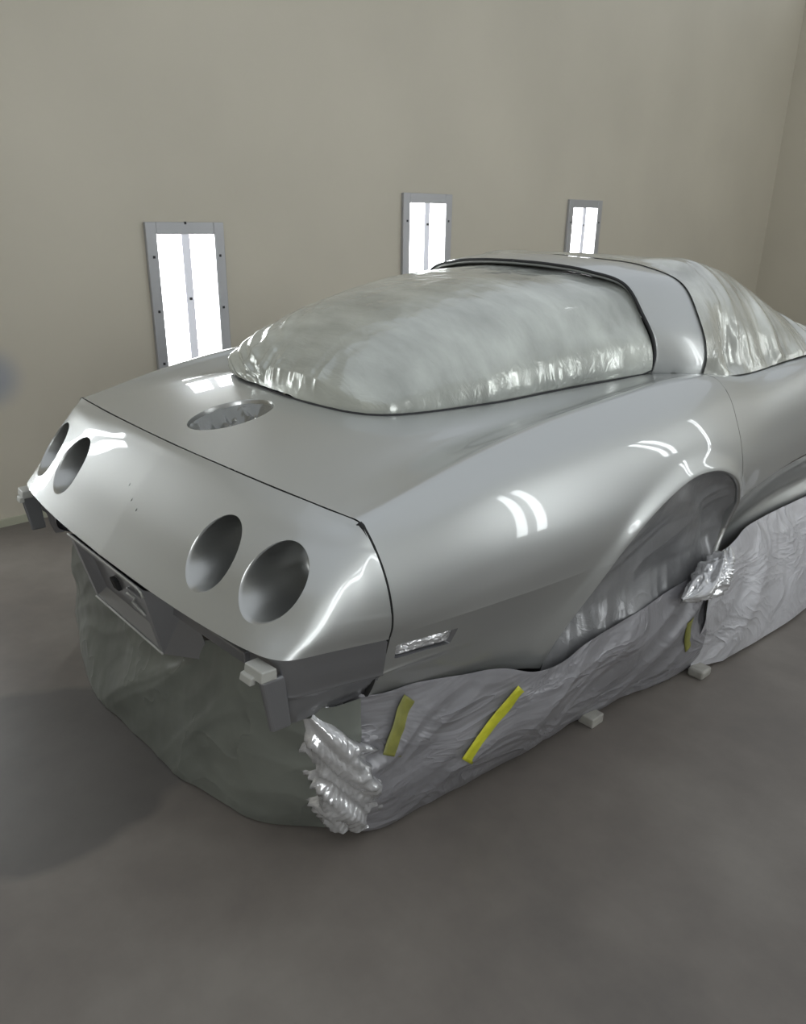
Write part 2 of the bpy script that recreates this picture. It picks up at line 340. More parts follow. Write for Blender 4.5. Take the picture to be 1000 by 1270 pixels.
# side marker opening (right side): a slanted rectangle in the lower panel
SM = [(.285,.526),(.452,.512),(.446,.468),(.292,.484)]
lq_r, smrim = c3(lq, polydist(SM, lq[0][:, 1], lq[0][:, 2])-0.0)
allq = join(quarter, mirror(*quarter))
allq, fillrim = c3(allq, ((allq[0][:, 0]-FC[0])/FR[0])**2+((allq[0][:, 1]-FC[1])/FR[1])**2-1)
build('rear_quarter_body', *join(allq, lq_r, mirror(*lq))[:2], PAINT, car, join(allq, lq_r, mirror(*lq))[2])
# doors and front end
nose_y = 2.95
dr, _ = c3(rest, nose_y-.004-rest[0][:, 1]); dr, _ = c3(dr, dr[0][:, 0]-.60)
drl, _ = c3(ldoor, nose_y-.004-ldoor[0][:, 1]); dj = join(dr, drl)
build('door', dj[0], dj[1], PAINT, car, dj[2]); dm = mirror(*dj); build('door', dm[0], dm[1], PAINT, car, dm[2])
fr_, _ = c3(rest, rest[0][:, 1]-nose_y); frl, _ = c3(ldoor, ldoor[0][:, 1]-nose_y); fj = join(fr_, mirror(*fr_), frl, mirror(*frl)); build('front_body', fj[0], fj[1], PAINT, car, fj[2])
cw, _ = c3(rest, nose_y-.004-rest[0][:, 1]); cw, _ = c3(cw, .595-cw[0][:, 0]); cj = join(cw, mirror(*cw)); build('cabin_sill', cj[0], cj[1], GAP, car, cj[2])
# arch returns, both sides
rim = np.concatenate([archrim, archrim2]); rim = rim[(rim[:, 2] > .22)]
ang = np.arctan2(rim[:, 2]-.42, rim[:, 1]-1.2); rim = rim[np.argsort(np.where(ang < -math.pi/2, ang+2*math.pi, ang))]
def sweep_in(R, steps):
    Gd = np.array([R+np.array(s) for s in steps]); return Gd
cen = np.array([0, 1.2, .42])
def arch_lip(R, s):
    rows = []
    for dx, k in ((0, 0), (-.003, .004), (-.012, .006), (-.035, .004), (-.08, -.01)):
        d = cen-R; d[:, 0] = 0; d /= np.linalg.norm(d, axis=1)[:, None]; q = R+d*k; q[:, 0] += dx; rows.append(q)
    Gd = np.array(rows); Gd[..., 0] *= s; return Gd
for s in (1, -1):
    Gd = arch_lip(rim.copy(), s); V, T, N = mesh_of(Gd, s < 0); build('wheel_arch_lip', V, T, PAINT_IN, car)
# wheel well liners (dark) and wheels
for s in (1, -1):
    P = ARCH[3:-3]; rows = []
    for x in (.80, .60, .55): rows.append(np.stack([np.full(len(P), x*s), P[:, 0], P[:, 1]+.004], 1))
    cpt = np.array([.55*s, 1.2, .42]); rows.append(np.repeat(cpt[None], len(P), 0)); V, T, N = mesh_of(np.array(rows), s > 0); build('wheel_well', V, T, GAP, car)
def lathe_x(name, prof, c, mat, parent, seg=64):
    V = []; n = len(prof)
    for k in range(seg):
        a = 2*math.pi*k/seg
        for (x, r) in prof: V.append((c[0]+x, c[1]+r*math.cos(a), c[2]+r*math.sin(a)))
    F = [(k*n+i, k*n+i+1, ((k+1) % seg)*n+i+1, ((k+1) % seg)*n+i) for k in range(seg) for i in range(n-1)]
    return build(name, np.array(V), F, mat, parent)
for (wx, wy) in ((.70, 1.2), (-.70, 1.2), (.70, 3.69), (-.70, 3.69)):
    s = 1 if wx > 0 else -1
    ty = lathe_x('tyre', [(-.10*s, .20), (-.10*s, .30), (-.07*s, .325), (.05*s, .325), (.08*s, .30), (.08*s, .20), (.05*s, .19)], (wx, wy, .33), RUBBER, car)
    lathe_x('rim', [(.05*s, .195), (.03*s, .17), (.03*s, .06), (.05*s, .04), (.05*s, .0)], (wx, wy, .33), FRAME, ty)
# ------------------------------------------------------------------ tail cover
LV = [
 (.555, [(0,-.016),(.3,-.010),(.5,.003),(.62,.018),(.680,.034),(.716,.068),(.740,.145),(.774,.2585)]),
 (.60,  [(0,.020),(.3,.025),(.5,.036),(.62,.052),(.690,.078),(.728,.113),(.756,.175),(.7865,.256)]),
 (.67,  [(0,.070),(.3,.074),(.5,.083),(.62,.099),(.682,.122),(.724,.155),(.752,.198),(.778,.252)]),
 (.74,  [(0,.133),(.3,.137),(.5,.146),(.62,.161),(.666,.177),(.700,.197),(.726,.220),(.745,.2477)]),
 (.775, [(0,.168),(.3,.172),(.5,.182),(.60,.194),(.648,.205),(.682,.219),(.706,.232),(.722,.2456)]),
]
ns = 8; k8 = np.array([0, .25, .45, .60, .70, .80, .89, 1.])
top_x = np.array([0, .27, .46, .565, .61, .65, .68, .700])
def main_eval(x):      # z of the deck at the seam
    z = .8
    for _ in range(6):
        y = float(seam_y(x, z)); r = UP[int(np.argmin(abs(yu-y)))]; j = NV//2+8; z = float(np.interp(x, r[:j, 0], r[:j, 2]))
    return y, z
rows = []
for z, P in LV: rows.append([(x, y, z) for x, y in P])
tp = [(x, *main_eval(x)) for x in top_x]
rows.append([(x, y-.014, z-.006) for x, y, z in tp]); rows.append([(x, y-GW, z) for x, y, z in tp])
rows = np.array(rows); rows[:-2, -1, 1] -= GW
tk = np.concatenate([[0], np.cumsum(np.linalg.norm(np.diff(rows[:, 0], axis=0), axis=1))])
TS = spl(k8, rows.transpose(1, 0, 2), np.linspace(0, 1, 170)).transpose(1, 0, 2)
TS = spl(tk, TS, np.linspace(0, tk[-1], 60))
# match the side seam to the main surface
for r in TS:
    z = r[-1, 2]; sy = float(seam_y(.75, z)); dx = side_x(sy, min(max(z, .556), .789))-r[-1, 0]; dy = sy-GW-r[-1, 1]
    k = np.clip((np.arange(170)/169.-.6)/.4, 0, 1)**2
    r[:, 0] += k*dx; r[:, 1] += k*dy
tail = orient(mesh_of(TS, False), np.array([0, -1, .5])); tailw = join(tail, mirror(*tail))
LX = (-.603, -.404, .404, .603); LZ = .668; RX, RZ = .0755, .0725; rims = []
for cx in LX:
    tailw, R = c3(tailw, ((tailw[0][:, 0]-cx)/RX)**2+((tailw[0][:, 2]-LZ)/RZ)**2-1); rims.append(R)
for (dx_, dz_) in ((-.042, .702), (.008, .680), (.052, .668)):     # emblem pin holes
    tailw, R = c3(tailw, (((tailw[0][:, 0]-dx_))**2+((tailw[0][:, 2]-dz_))**2)-.0042**2)
cover = build('rear_bumper_cover', tailw[0], tailw[1], PAINT, car, tailw[2])
box('cover_backing', (-.2, .16, .66), (.2, .165, .72), GAP, car)
for cx, R in zip(LX, rims):
    a = np.arctan2((R[:, 2]-LZ)/RZ, (R[:, 0]-cx)/RX); R = R[np.argsort(a)]; R = np.concatenate([R, R[:1]])
    c = np.array([cx, 0, LZ]); rows_ = []
    yb = .235
    for t, k in ((0, 1.0), (.02, .975), (.06, .965), (.3, .95), (.6, .93), (.85, .90), (.95, .85), (1, .74), (1.0, .3), (1, .0)):
        q = R.copy(); q[:, 0] = cx+(R[:, 0]-cx)*k; q[:, 2] = LZ+(R[:, 2]-LZ)*k; q[:, 1] = R[:, 1]*(1-t)+yb*t if t < .03 else R[:, 1]*(1-t)+yb*t; rows_.append(q)
    V, T, N = mesh_of(np.array(rows_), False); o = build('tail_light_bucket', V, T, PAINT_IN, car)
    if cx == .603:
        tube('bulb_hole', arcspl([(cx+.060, .175, LZ+.035), (cx+.062, .195, LZ+.02), (cx+.06, .215, LZ-.005)], 8), .009, GAP, o)
# lower fascia: from the lip/crease inward and down, around the corner
plan = TS[0]                                       # bottom edge of cover, 170 points centre -> side seam
def lower_fascia():
    n = len(plan); tx = np.gradient(plan[:, 0]); ty = np.gradient(plan[:, 1]); L = np.hypot(tx, ty); inw = np.stack([-ty/L, tx/L], 1)
    sd = np.clip((plan[:, 0]-.655)/.05, 0, 1); sd = sd*sd*(3-2*sd)                       # 0 at the rear face, 1 on the flank
    pr_r = np.array([(0, .555), (.018, .546), (.058, .535), (.066, .52), (.066, .47), (.062, .445), (.066, .41), (.10, .385)])
    pr_s = np.array([(0, .555), (.006, .53), (.012, .50), (.022, .465), (.024, .452), (.036, .440), (.042, .405), (.055, .372)])
    kk = np.linspace(0, 1, 8); A = spl(kk, pr_r, np.linspace(0, 1, 40)); B = spl(kk, pr_s, np.linspace(0, 1, 40))
    B2 = B.copy(); B2[:, 0] += .034*np.clip((.455-B[:, 1])/.07, 0, 1)+.004; ks = np.clip((plan[:, 1]-.08)/.16, 0, 1)
    Gd = np.zeros((40, n, 3))
    for i in range(40):
        o = A[i, 0]*(1-sd)+(B[i, 0]*(1-ks)+B2[i, 0]*ks)*sd; Gd[i, :, 0] = np.maximum(plan[:, 0]+inw[:, 0]*o, 0); Gd[i, :, 1] = plan[:, 1]+inw[:, 1]*o; Gd[i, :, 2] = A[i, 1]*(1-sd)+B[i, 1]*sd
    return Gd
LF = lower_fascia()
m_ = orient(mesh_of(LF, False), np.array([1, -1, -.2])); 
upper_ch, _ = c3(m_, m_[0][:, 2]-.46+np.clip((m_[0][:, 0]-.60)/.03, 0, 1)*.2); j_ = join(upper_ch, mirror(*upper_ch))
build('lower_bumper', j_[0], j_[1], LOWER, car, j_[2])
# bumperette blocks
for s in (1, -1):
    def H(n, c, mat, parent=None, bev=.003): return hexa(n, [(s*x, y, z) for x, y, z in (c if s > 0 else [c[i] for i in (1, 0, 3, 2, 5, 4, 7, 6)])], mat, parent, bev)
    b = H('bumper_guard', [(.640, .000, .516), (.697, .004, .516), (.640, .035, .516), (.700, .040, .516), (.640, .004, .540), (.697, .008, .540), (.640, .035, .540), (.700, .040, .540)], PRIMER, car)
    H('guard_tip', [(.638, -.010, .506), (.676, -.008, .506), (.638, .006, .506), (.676, .006, .506), (.638, -.006, .522), (.676, -.004, .522), (.638, .006, .524), (.676, .006, .524)], PRIMER, b)
    H('guard_bar', [(.681, .024, .392), (.694, .026, .392), (.681, .07, .392), (.698, .07, .392), (.681, .006, .516), (.694, .008, .516), (.681, .06, .516), (.698, .06, .516)], LOWER, b, .006)
# licence plate recess: face frame, box, floor and wings
def quadmesh(name, Q, mat, parent, solid=.003):
    V = []; F = []
    for q in Q: k = len(V); V += list(q); F.append((k, k+1, k+2, k+3))
    return build(name, np.array(V, float), F, mat, parent, smooth=False, solid=solid)
a, b_, t_, bt = .222, .205, -.012, .033
zt, zb = .540, .345
ft = lambda x, z, d=0: (x, t_+(zt-z)/(zt-zb)*(bt-t_)+d, z)
lp = quadmesh('licence_plate_recess', [
    [ft(-a, zt), ft(-a+.025, zt-.016), ft(a-.025, zt-.016), ft(a, zt)],
    [ft(-b_, zb), ft(b_, zb), ft(b_-.02, zb+.012), ft(-b_+.02, zb+.012)],
    [ft(-b_, zb), ft(-b_+.02, zb+.012), ft(-a+.025, zt-.016), ft(-a, zt)],
    [ft(b_, zb), ft(a, zt), ft(a-.025, zt-.016), ft(b_-.02, zb+.012)],
    [ft(-b_+.02, zb+.012), ft(b_-.02, zb+.012), ft(b_-.045, zb+.040, .024), ft(-b_+.045, zb+.040, .024)],
    [ft(-a+.025, zt-.016), ft(-b_+.02, zb+.012), ft(-b_+.045, zb+.040, .024), ft(-a+.05, zt-.05, .024)],
    [ft(a-.025, zt-.016), ft(a-.05, zt-.05, .024), ft(b_-.045, zb+.040, .024), ft(b_-.02, zb+.012)],
    [ft(-a+.025, zt-.016), ft(-a+.05, zt-.05, .024), ft(a-.05, zt-.05, .024), ft(a-.025, zt-.016)],
    [ft(-a+.05, zt-.05, .024), ft(-b_+.045, zb+.040, .024), ft(b_-.045, zb+.040, .024), ft(a-.05, zt-.05, .024)],
    ], LOWER, car)
tube('recess_edge', arcspl([ft(-a, zt, -.002), ft(0, zt+.001, -.002), ft(a-.02, zt, -.002)], 20), .0028, PRIMER, lp)
tube('recess_edge', [ft(a-.02, zt, -.002), ft(a-.004, zt-.008, -.002), ft(a-.001, zt-.022, -.002)], .0026, PRIMER, lp)
tube('recess_edge', [ft(-b_+.002, zb, -.002), ft(0, zb, -.002), ft(b_-.002, zb, -.002)], .0028, PRIMER, lp)
hexa('plate_bracket', [(.045, .034, .405), (.15, .034, .405), (.045, .06, .405), (.15, .06, .405), (.045, .020, .470), (.15, .020, .470), (.045, .05, .470), (.15, .05, .470)], LOWER, lp, .004)
tube('bracket_bead', [(.06, .016, .462), (.105, .016, .464), (.075, .022, .44), (.135, .026, .425)], .003, PRIMER, lp, 6)
hexa('plate_light', [(-.05, .026, .43), (-.02, .026, .43), (-.05, .06, .43), (-.02, .06, .43), (-.05, .016, .465), (-.02, .016, .465), (-.05, .05, .465), (-.02, .05, .465)], GAP, lp, .004)
for s in (1, -1):
    Q = [[(s*b_, bt, zb), (s*.315, .10, zb+.005), (s*.255, .085, .50), (s*a, t_, zt)], [(s*b_, bt, zb), (s*.2, .12, zb-.01), (s*.31, .14, zb), (s*.315, .10, zb+.005)]]
    if s < 0: Q = [q[::-1] for q in Q]
    quadmesh('recess_wing', Q, LOWER, lp)
box('bumper_beam', (-.62, .095, .44), (.62, .16, .52), GAP, car, .005)
hexa('exhaust_slot', [(.36, .062, .452), (.54, .062, .462), (.36, .09, .452), (.54, .09, .462), (.36, .060, .482), (.54, .060, .492), (.36, .09, .482), (.54, .09, .492)], LOWER, car, .004)
# seams
def surf_at_seam(off, yo=0.):
    pts = []
    for x in np.linspace(-.70, .70, 60):
        y, z = main_eval(abs(x)); pts.append((x, y+yo, z-off))
    return pts
ptsx = surf_at_seam(.007); z_ = np.concatenate([np.linspace(.785, .76, 10), np.linspace(.755, .37, 45)])
sidep = [(side_x(float(seam_y(.8, z)), z)-.007, float(seam_y(.8, z)), z) for z in z_]
tube('deck_seam', [(-p[0], p[1], p[2]) for p in sidep[::-1]]+ptsx+sidep, .0062, GAP, car, 8)
for s in (1, -1):
    tube('door_seam', [((side_x(1.6, z)-.006)*s, 1.600, z) for z in np.linspace(.88, .30, 50)], .0055, GAP, car, 8)
    tube('door_front_seam', [((side_x(nose_y, z)-.006)*s, nose_y-.002, z) for z in np.linspace(.87, .30, 50)], .0055, GAP, car, 8)
# fuel filler recess
R = fillrim; ang = np.arctan2(R[:, 1]-FC[1], R[:, 0]-FC[0]); R = R[np.argsort(ang)]; R = np.concatenate([R, R[:1]]); rows_ = []
for dz, k in ((0, 1), (-.003, .985), (-.02, .97), (-.06, .95), (-.085, .9), (-.09, .5), (-.09, 0)):
    q = R.copy(); q[:, 0] = FC[0]+(R[:, 0]-FC[0])*k; q[:, 1] = FC[1]+(R[:, 1]-FC[1])*k; q[:, 2] += dz; rows_.append(q)
V, T, N = mesh_of(np.array(rows_), True); build('fuel_filler_recess', V, T, PAINT_IN, car)
# side marker pocket
mk = []
for dx, k in ((0, 1.), (-.004, .97), (-.018, .93), (-.020, .5), (-.02, 0)):
    q = smrim.copy(); c = q.mean(0); a2 = np.arctan2((q[:, 2]-c[2])*3, q[:, 1]-c[1]); q = q[np.argsort(a2)]; q = np.concatenate([q, q[:1]]); q[:, 1:] = c[1:]+(q[:, 1:]-c[1:])*k; q[:, 0] += dx; mk.append(q)
V, T, N = mesh_of(np.array(mk), False); build('side_marker_pocket', V, T, LOWER, car)
# rubber seal round the rear window and hoop
HR = [(.541,1.553,.900),(.547,1.555,.955),(.538,1.55,1.005),(.492,1.545,1.080),(.432,1.535,1.158),(.30,1.52,1.195),(.15,1.505,1.210),(0,1.50,1.214)]
HF = [(.640,1.690,.870),(.648,1.700,.945),(.636,1.705,.990),(.590,1.72,1.070),(.515,1.745,1.155),(.36,1.76,1.205),(.18,1.765,1.220),(0,1.765,1.225)]
def deck_z(x, y):
    r = UP[int(np.argmin(abs(yu-y)))]; j = NV//2+8; return float(np.interp(abs(x), r[:j, 0], r[:j, 2]))
sealp = [(x, y, deck_z(x, y)-.001) for x, y in UH[:-3]]
hr = arcspl(HR, 50); hf = arcspl(HF, 50)
loop = sealp+[tuple(p) for p in hr[1:]]; full = [(-x, y, z) for x, y, z in loop[::-1]][:-1]+loop
tube('rear_window_seal', np.array(full)[::1], .005, RUBBER, car, 8)
nh = 16; Gh = []
for i in range(nh):
    t = i/(nh-1); b = math.sin(math.pi*t)*.012; p = hr*(1-t)+hf*t; n = p-np.array([0, 1.62, .75]); n[:, 1] = 0; n /= np.linalg.norm(n, axis=1)[:, None]; Gh.append(p+n*b)
Gh = np.array(Gh); full_h = np.concatenate([Gh, (Gh*[-1, 1, 1])[:, ::-1][:, 1:]], 1)
V, T, N = orient(mesh_of(full_h, False), np.array([0, 0, 1.])); build('roof_hoop', V, T, PAINT, car, None, solid=.012)
# ------------------------------------------------------------------ masking films
# rear window film
def w_of(y): return np.interp(y, UH[:, 1], UH[:, 0])
def rear_film():
    nt_, nsg = 170, 200; tau = np.linspace(0, 1, nt_); yy = .588+(1.548-.588)*tau**2.0; sg = np.linspace(-1, 1, nsg); S = np.sin(sg*math.pi/2)
    Gd = np.zeros((nt_, nsg-1, 3))
    q = np.clip((yy-.588)/(1.548-.588), 0, 1); zr = np.array([deck_z(w_of(y), y) for y in yy])
    Hh = (.289*np.clip(q, 0, 1)**.38+.040*np.sin(math.pi*q))*np.clip(q/.02, 0, 1)**.5
    hrn = arcspl(HR, nsg//2); hx = hrn[:, 0]/.547; hz = np.clip((hrn[:, 2]-.925)/.289, 0, 1)
    for i, y in enumerate(yy):
        w0 = max(float(w_of(y))-.003, .004); k = q[i]**1.5
        ph = np.linspace(0, math.pi/2, nsg//2)
        cx = np.cos(ph)**.85*(1-k)*w0+hx*k*(w0+.010*k); cz = (np.sin(ph)**1.05*(1-k)+hz*k)*Hh[i]
        cxl = (np.cos(ph)**.60*(1-k)+hx*k)*w0; czl = (np.sin(ph)**.80*(1-k)+hz*k)*Hh[i]
        wl = w0+(.215-.17*q[i]**.5)*np.clip((y-.592)/.06, 0, 1)**.6*np.clip((1.50-y)/.2, 0, 1); zl = deck_z(wl, y)
        h = nsg//2; Gd[i, h-1:, 0] = cx[::-1]; Gd[i, h-1:, 2] = zr[i]+.002+cz[::-1]
        Gd[i, :h-1, 0] = (-cxl*wl/w0)[:-1]; Gd[i, :h-1, 2] = (zr[i]+.002+czl+(zl+.006-zr[i])*(np.clip(cxl/w0, 0, 1)**6))[:-1]; Gd[i, :, 1] = y
    S = np.abs(Gd[..., 0])/np.array([max(float(w_of(y)), .004) for y in yy])[:, None]; S = np.clip(S, 0, 1)
    d = (1-S)*np.array([float(w_of(y)) for y in yy])[:, None]+np.maximum(Gd[..., 2]-zr[:, None], 0)*.6; d = np.minimum(d, (yy-.594)[:, None]+.0*d)
    X, Y = Gd[..., 0], Gd[..., 1]
    along = np.where(np.abs(X) > .3, Y*1.0+np.sign(X)*5, X*1.5)
    fold = ridge(along*11+3+.8*vnoise(X*8, Y*8), d*2.2, 2)*.0055*np.exp(-d/.07)*np.clip(.35+2.2*vnoise(along*2.3+9, d*0+2), .1, 1.2)+ridge(X*4+Y*2.5, Y*3-X*3, 3)*.0022
    lf = np.clip((-X-.08)/.2, 0, 1)*np.clip((.95-Y)/.3, 0, 1); fold += ridge((X*.8+Gd[..., 2]*2.2)*11, Y*2.5, 2)*.006*lf
    fold *= np.clip(d/.012, 0, 1)
    V, T, N = mesh_of(Gd, False)
    if N[:, 2].sum() < 0: T = T[:, ::-1]; N = -N
    V = V+N*fold.ravel()[:, None]
    return V, T
V, T = rear_film(); f1 = build('masking_film', V, T, FILM); tag(f1, 'silvered plastic masking film stretched over the sloping rear window', 'masking film')
# dark cabin under the films
core = thing('cabin', '', 'x'); bpy.data.objects.remove(core)
# loose edge of film, crumpled over the far rear corner of the window
def flap(name, outline_fn, nu, nv, mat, label, amp, fr):
    u, v = np.meshgrid(np.linspace(0, 1, nu), np.linspace(0, 1, nv), indexing='ij'); P = outline_fn(u, v)
    V, T, N = mesh_of(P, False); 
    if N[:, 2].sum()+N[:, 0].sum() < 0: T = T[:, ::-1]; N = -N
    edge = np.clip(np.minimum(np.minimum(u, 1-u), np.minimum(v, 1-v))*8, .1, 1)
    dsp = (ridge(u*fr[0], v*fr[1], 3)*amp*edge+amp*.6).ravel()
    o = build(name, V+N*dsp[:, None], T, mat); tag(o, label, 'masking film'); return o
# film pushed down into the fuel filler hole
def fl_fill(u, v):
    a = u*2*np.pi; k = v*.97; x = FC[0]+FR[0]*k*np.cos(a); y = FC[1]+FR[1]*k*np.sin(a); zc = np.vectorize(deck_z)(FC[0]+FR[0]*np.cos(a), FC[1]+FR[1]*np.sin(a))
    z = zc-.008-.055*(1-k**3)+.030*np.exp(-((x-FC[0]-.02)/.03)**2-((y-FC[1]+.02)/.04)**2)
    z = z+.020*ridge(x*14+4, y*20, 2)*(1-k**4); return np.stack([x, y, z], -1)
u, v = np.meshgrid(np.linspace(0, 1, 90), np.linspace(0, 1, 40), indexing='ij'); P = fl_fill(u, v); V, T, N = mesh_of(P, False)
if N[:, 2].sum() < 0: T = T[:, ::-1]
o = build('filler_film', V, T, CLEAR); tag(o, 'shiny crinkled film filling the round fuel filler hole in the deck', 'masking film')
# film in the side marker hole
u, v = np.meshgrid(np.linspace(0, 1, 50), np.linspace(0, 1, 24), indexing='ij')
yy = .290+.155*u; zz = .487-.013*u+(.037)*v; sx = np.vectorize(side_x)(yy, zz); e = np.minimum(np.minimum(u, 1-u)*5, np.minimum(v, 1-v)*4).clip(0, 1)
P = np.stack([sx-.010+e*(.005+.005*ridge(u*7, v*3, 2)), yy, zz], -1); V, T, N = mesh_of(P, False)
if N[:, 0].sum() < 0: T = T[:, ::-1]
o = build('side_marker_film', V, T, CRUMPLE); tag(o, 'small crinkled film patch in the side marker slot of the rear fender', 'masking film')
# cabin film over side window, roof panels and windscreen
def cabin_film():
    ny, na = 150, 150; yy = np.linspace(1.70, 2.95, ny); Gd = np.zeros((ny, na, 3))
    zc = spl([1.60, 1.75, 2.05, 2.25, 2.6, 2.95], [1.195, 1.222, 1.215, 1.17, 1.0, .905], yy)       # top line
    wt = spl([1.60, 1.75, 2.05, 2.25, 2.6, 2.95], [.50, .505, .50, .48, .50, .50], yy)              # roof half width
    bx = spl([1.60, 1.75, 2.0, 2.3, 2.6, 2.95], [.655, .668, .675, .680, .685, .66], yy)
    bz = np.array([deck_z(.68, y) for y in yy])+.004
    for i in range(ny):
        P = [(bx[i]+.005, bz[i]), (bx[i]-.01, bz[i]+.02), (bx[i]-.055*1, bz[i]*.65+zc[i]*.35), (wt[i]+.02, bz[i]*.22+zc[i]*.78), (wt[i]-.06, zc[i]-.018), (.25, zc[i]-.004), (0, zc[i])]
        q = arcspl([(x, 0, z) for x, z in P], na//2); qq = np.concatenate([q[:-1], (q*[-1, 1, 1])[::-1]]); Gd[i, :len(qq)] = qq; Gd[i, :len(qq), 1] = yy[i]
    Gd = Gd[:, :len(qq)]
    hh = arcspl(HF, na//2); n = hh-np.array([0, 1.7, .75]); n[:, 1] = 0; n /= np.linalg.norm(n, axis=1)[:, None]; hh = hh+n*.004; hh = np.concatenate([hh[:-1], (hh*[-1, 1, 1])[::-1]])
    for i in range(ny):
        k = min(1, i/22.); k = k*k*(3-2*k); q = hh.copy(); q[:, 1] += (yy[i]-1.712); Gd[i] = q*(1-k)+Gd[i]*k
    V, T, N = mesh_of(Gd, False); N = orient((V, T, N), np.array([0, 0, 1.])); T = N[1]; N = N[2]
    fade = np.clip(np.repeat(np.arange(ny), Gd.shape[1])/14.-.15, 0, 1); X, Y, Z = V.T; hz = np.clip((Z-.88)/.3, 0, 1)
    d = ridge(Y*9, Z*2.0+X, 3)*.010*(1-hz*.6)+ridge(Y*22, Z*3, 2)*.005*np.exp(-(Z-.89)/.08)
    g = np.exp(-((Y-1.86)/.05)**2)*np.clip((1.1-Z)/.15, 0, 1)*.028
    e = np.clip((Z-.885)/.02, 0, 1)*fade; return V+N*((d-g)*e)[:, None], T
V, T = cabin_film(); o = build('masking_film', V, T, FILM2); tag(o, 'wrinkled plastic film over side window and windscreen, in front of the silver roof pillar', 'masking film')
# hanging skirts
def skirt(name, top, bot, n, mat, label, amp=.018, freq=10, bulge=.03, nv=70, out=(1, 0, 0), sd=0, cat='masking film', slant=1.0):
    A = arcspl(top, n); B = arcspl(bot, n); v = np.linspace(0, 1, nv)[:, None, None]; Gd = A[None]*(1-v)+B[None]*v
    s = np.concatenate([[0], np.cumsum(np.linalg.norm(np.diff((A+B)/2, axis=0), axis=1))]); S = np.broadcast_to(s[None], (nv, n)); Vv = np.broadcast_to(v[..., 0], (nv, n))
    o = np.array(out, float)
    Tn = np.gradient((A+B)/2, axis=0); nrm = np.cross(Tn, [0, 0, 1.]); nrm /= np.linalg.norm(nrm, axis=1)[:, None]; nrm *= np.sign((nrm*o).sum(1))[:, None]
    Hm = Vv*np.linalg.norm(B-A, axis=1)[None]; wx = .06*fbm(S*3+sd, Hm*4+sd, 2)
    p = (S*.80-Hm*.60*slant)+wx; q_ = (S*.60*slant+Hm*.80)+wx
    ds = bulge*np.sin(math.pi*Vv)**.8+amp*(ridge(p*freq*.25+sd, q_*freq*1.1+sd, 2)*.42+fbm(S*freq*.3+sd, Vv*1.5+sd, 2)*1.0+ridge(p*freq*.9+sd, q_*freq*2.6, 1)*.10)*np.clip(Vv*5, .1, 1)*np.clip(1.25-Vv*.6, 0, 1)
    Gd = Gd+nrm[None]*ds[..., None]; Gd[..., 2] = np.maximum(Gd[..., 2], .004)
    V, T, N = mesh_of(Gd, False)
    if (N*o).sum() < 0: T = T[:, ::-1]
    ob = build(name, V, T, mat); tag(ob, label, cat); return ob
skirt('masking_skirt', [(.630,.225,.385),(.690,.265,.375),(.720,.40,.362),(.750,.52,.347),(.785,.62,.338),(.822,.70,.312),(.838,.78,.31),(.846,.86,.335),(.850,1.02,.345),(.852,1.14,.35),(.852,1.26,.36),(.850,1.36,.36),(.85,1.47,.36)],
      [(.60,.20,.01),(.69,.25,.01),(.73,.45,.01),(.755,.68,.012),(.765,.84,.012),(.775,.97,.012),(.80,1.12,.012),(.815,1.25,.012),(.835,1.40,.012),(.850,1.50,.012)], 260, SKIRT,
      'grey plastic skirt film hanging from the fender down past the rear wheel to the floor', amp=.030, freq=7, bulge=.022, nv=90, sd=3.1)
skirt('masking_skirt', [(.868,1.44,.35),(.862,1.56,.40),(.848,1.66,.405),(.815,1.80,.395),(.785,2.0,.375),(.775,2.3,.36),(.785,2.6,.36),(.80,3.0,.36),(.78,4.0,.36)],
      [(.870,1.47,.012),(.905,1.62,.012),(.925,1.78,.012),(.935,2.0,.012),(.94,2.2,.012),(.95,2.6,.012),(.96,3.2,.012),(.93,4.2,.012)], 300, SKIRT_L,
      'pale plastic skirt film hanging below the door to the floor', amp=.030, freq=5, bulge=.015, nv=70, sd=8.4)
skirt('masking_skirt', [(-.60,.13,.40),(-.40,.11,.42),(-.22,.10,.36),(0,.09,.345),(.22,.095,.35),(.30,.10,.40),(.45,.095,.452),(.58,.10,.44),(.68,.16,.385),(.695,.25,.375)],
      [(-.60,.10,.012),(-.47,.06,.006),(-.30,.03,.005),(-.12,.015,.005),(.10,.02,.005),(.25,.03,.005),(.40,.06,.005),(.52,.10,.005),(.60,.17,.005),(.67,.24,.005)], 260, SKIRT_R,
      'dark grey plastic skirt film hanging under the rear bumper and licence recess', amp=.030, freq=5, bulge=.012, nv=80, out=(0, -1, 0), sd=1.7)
skirt('masking_skirt', [(-.70,.26,.37),(-.79,.7,.31),(-.86,1.2,.35),(-.86,1.6,.40),(-.78,2.2,.36),(-.80,3.0,.36),(-.78,4.0,.36)],
      [(-.78,.30,.01),(-.85,.8,.01),(-.90,1.2,.01),(-.92,1.6,.01),(-.92,2.2,.01),(-.94,3.0,.01),(-.92,4.2,.01)], 160, SKIRT_L,
      'plastic skirt film along the far side of the car, facing the left wall', amp=.02, freq=6, nv=40, out=(-1, 0, 0), sd=5)
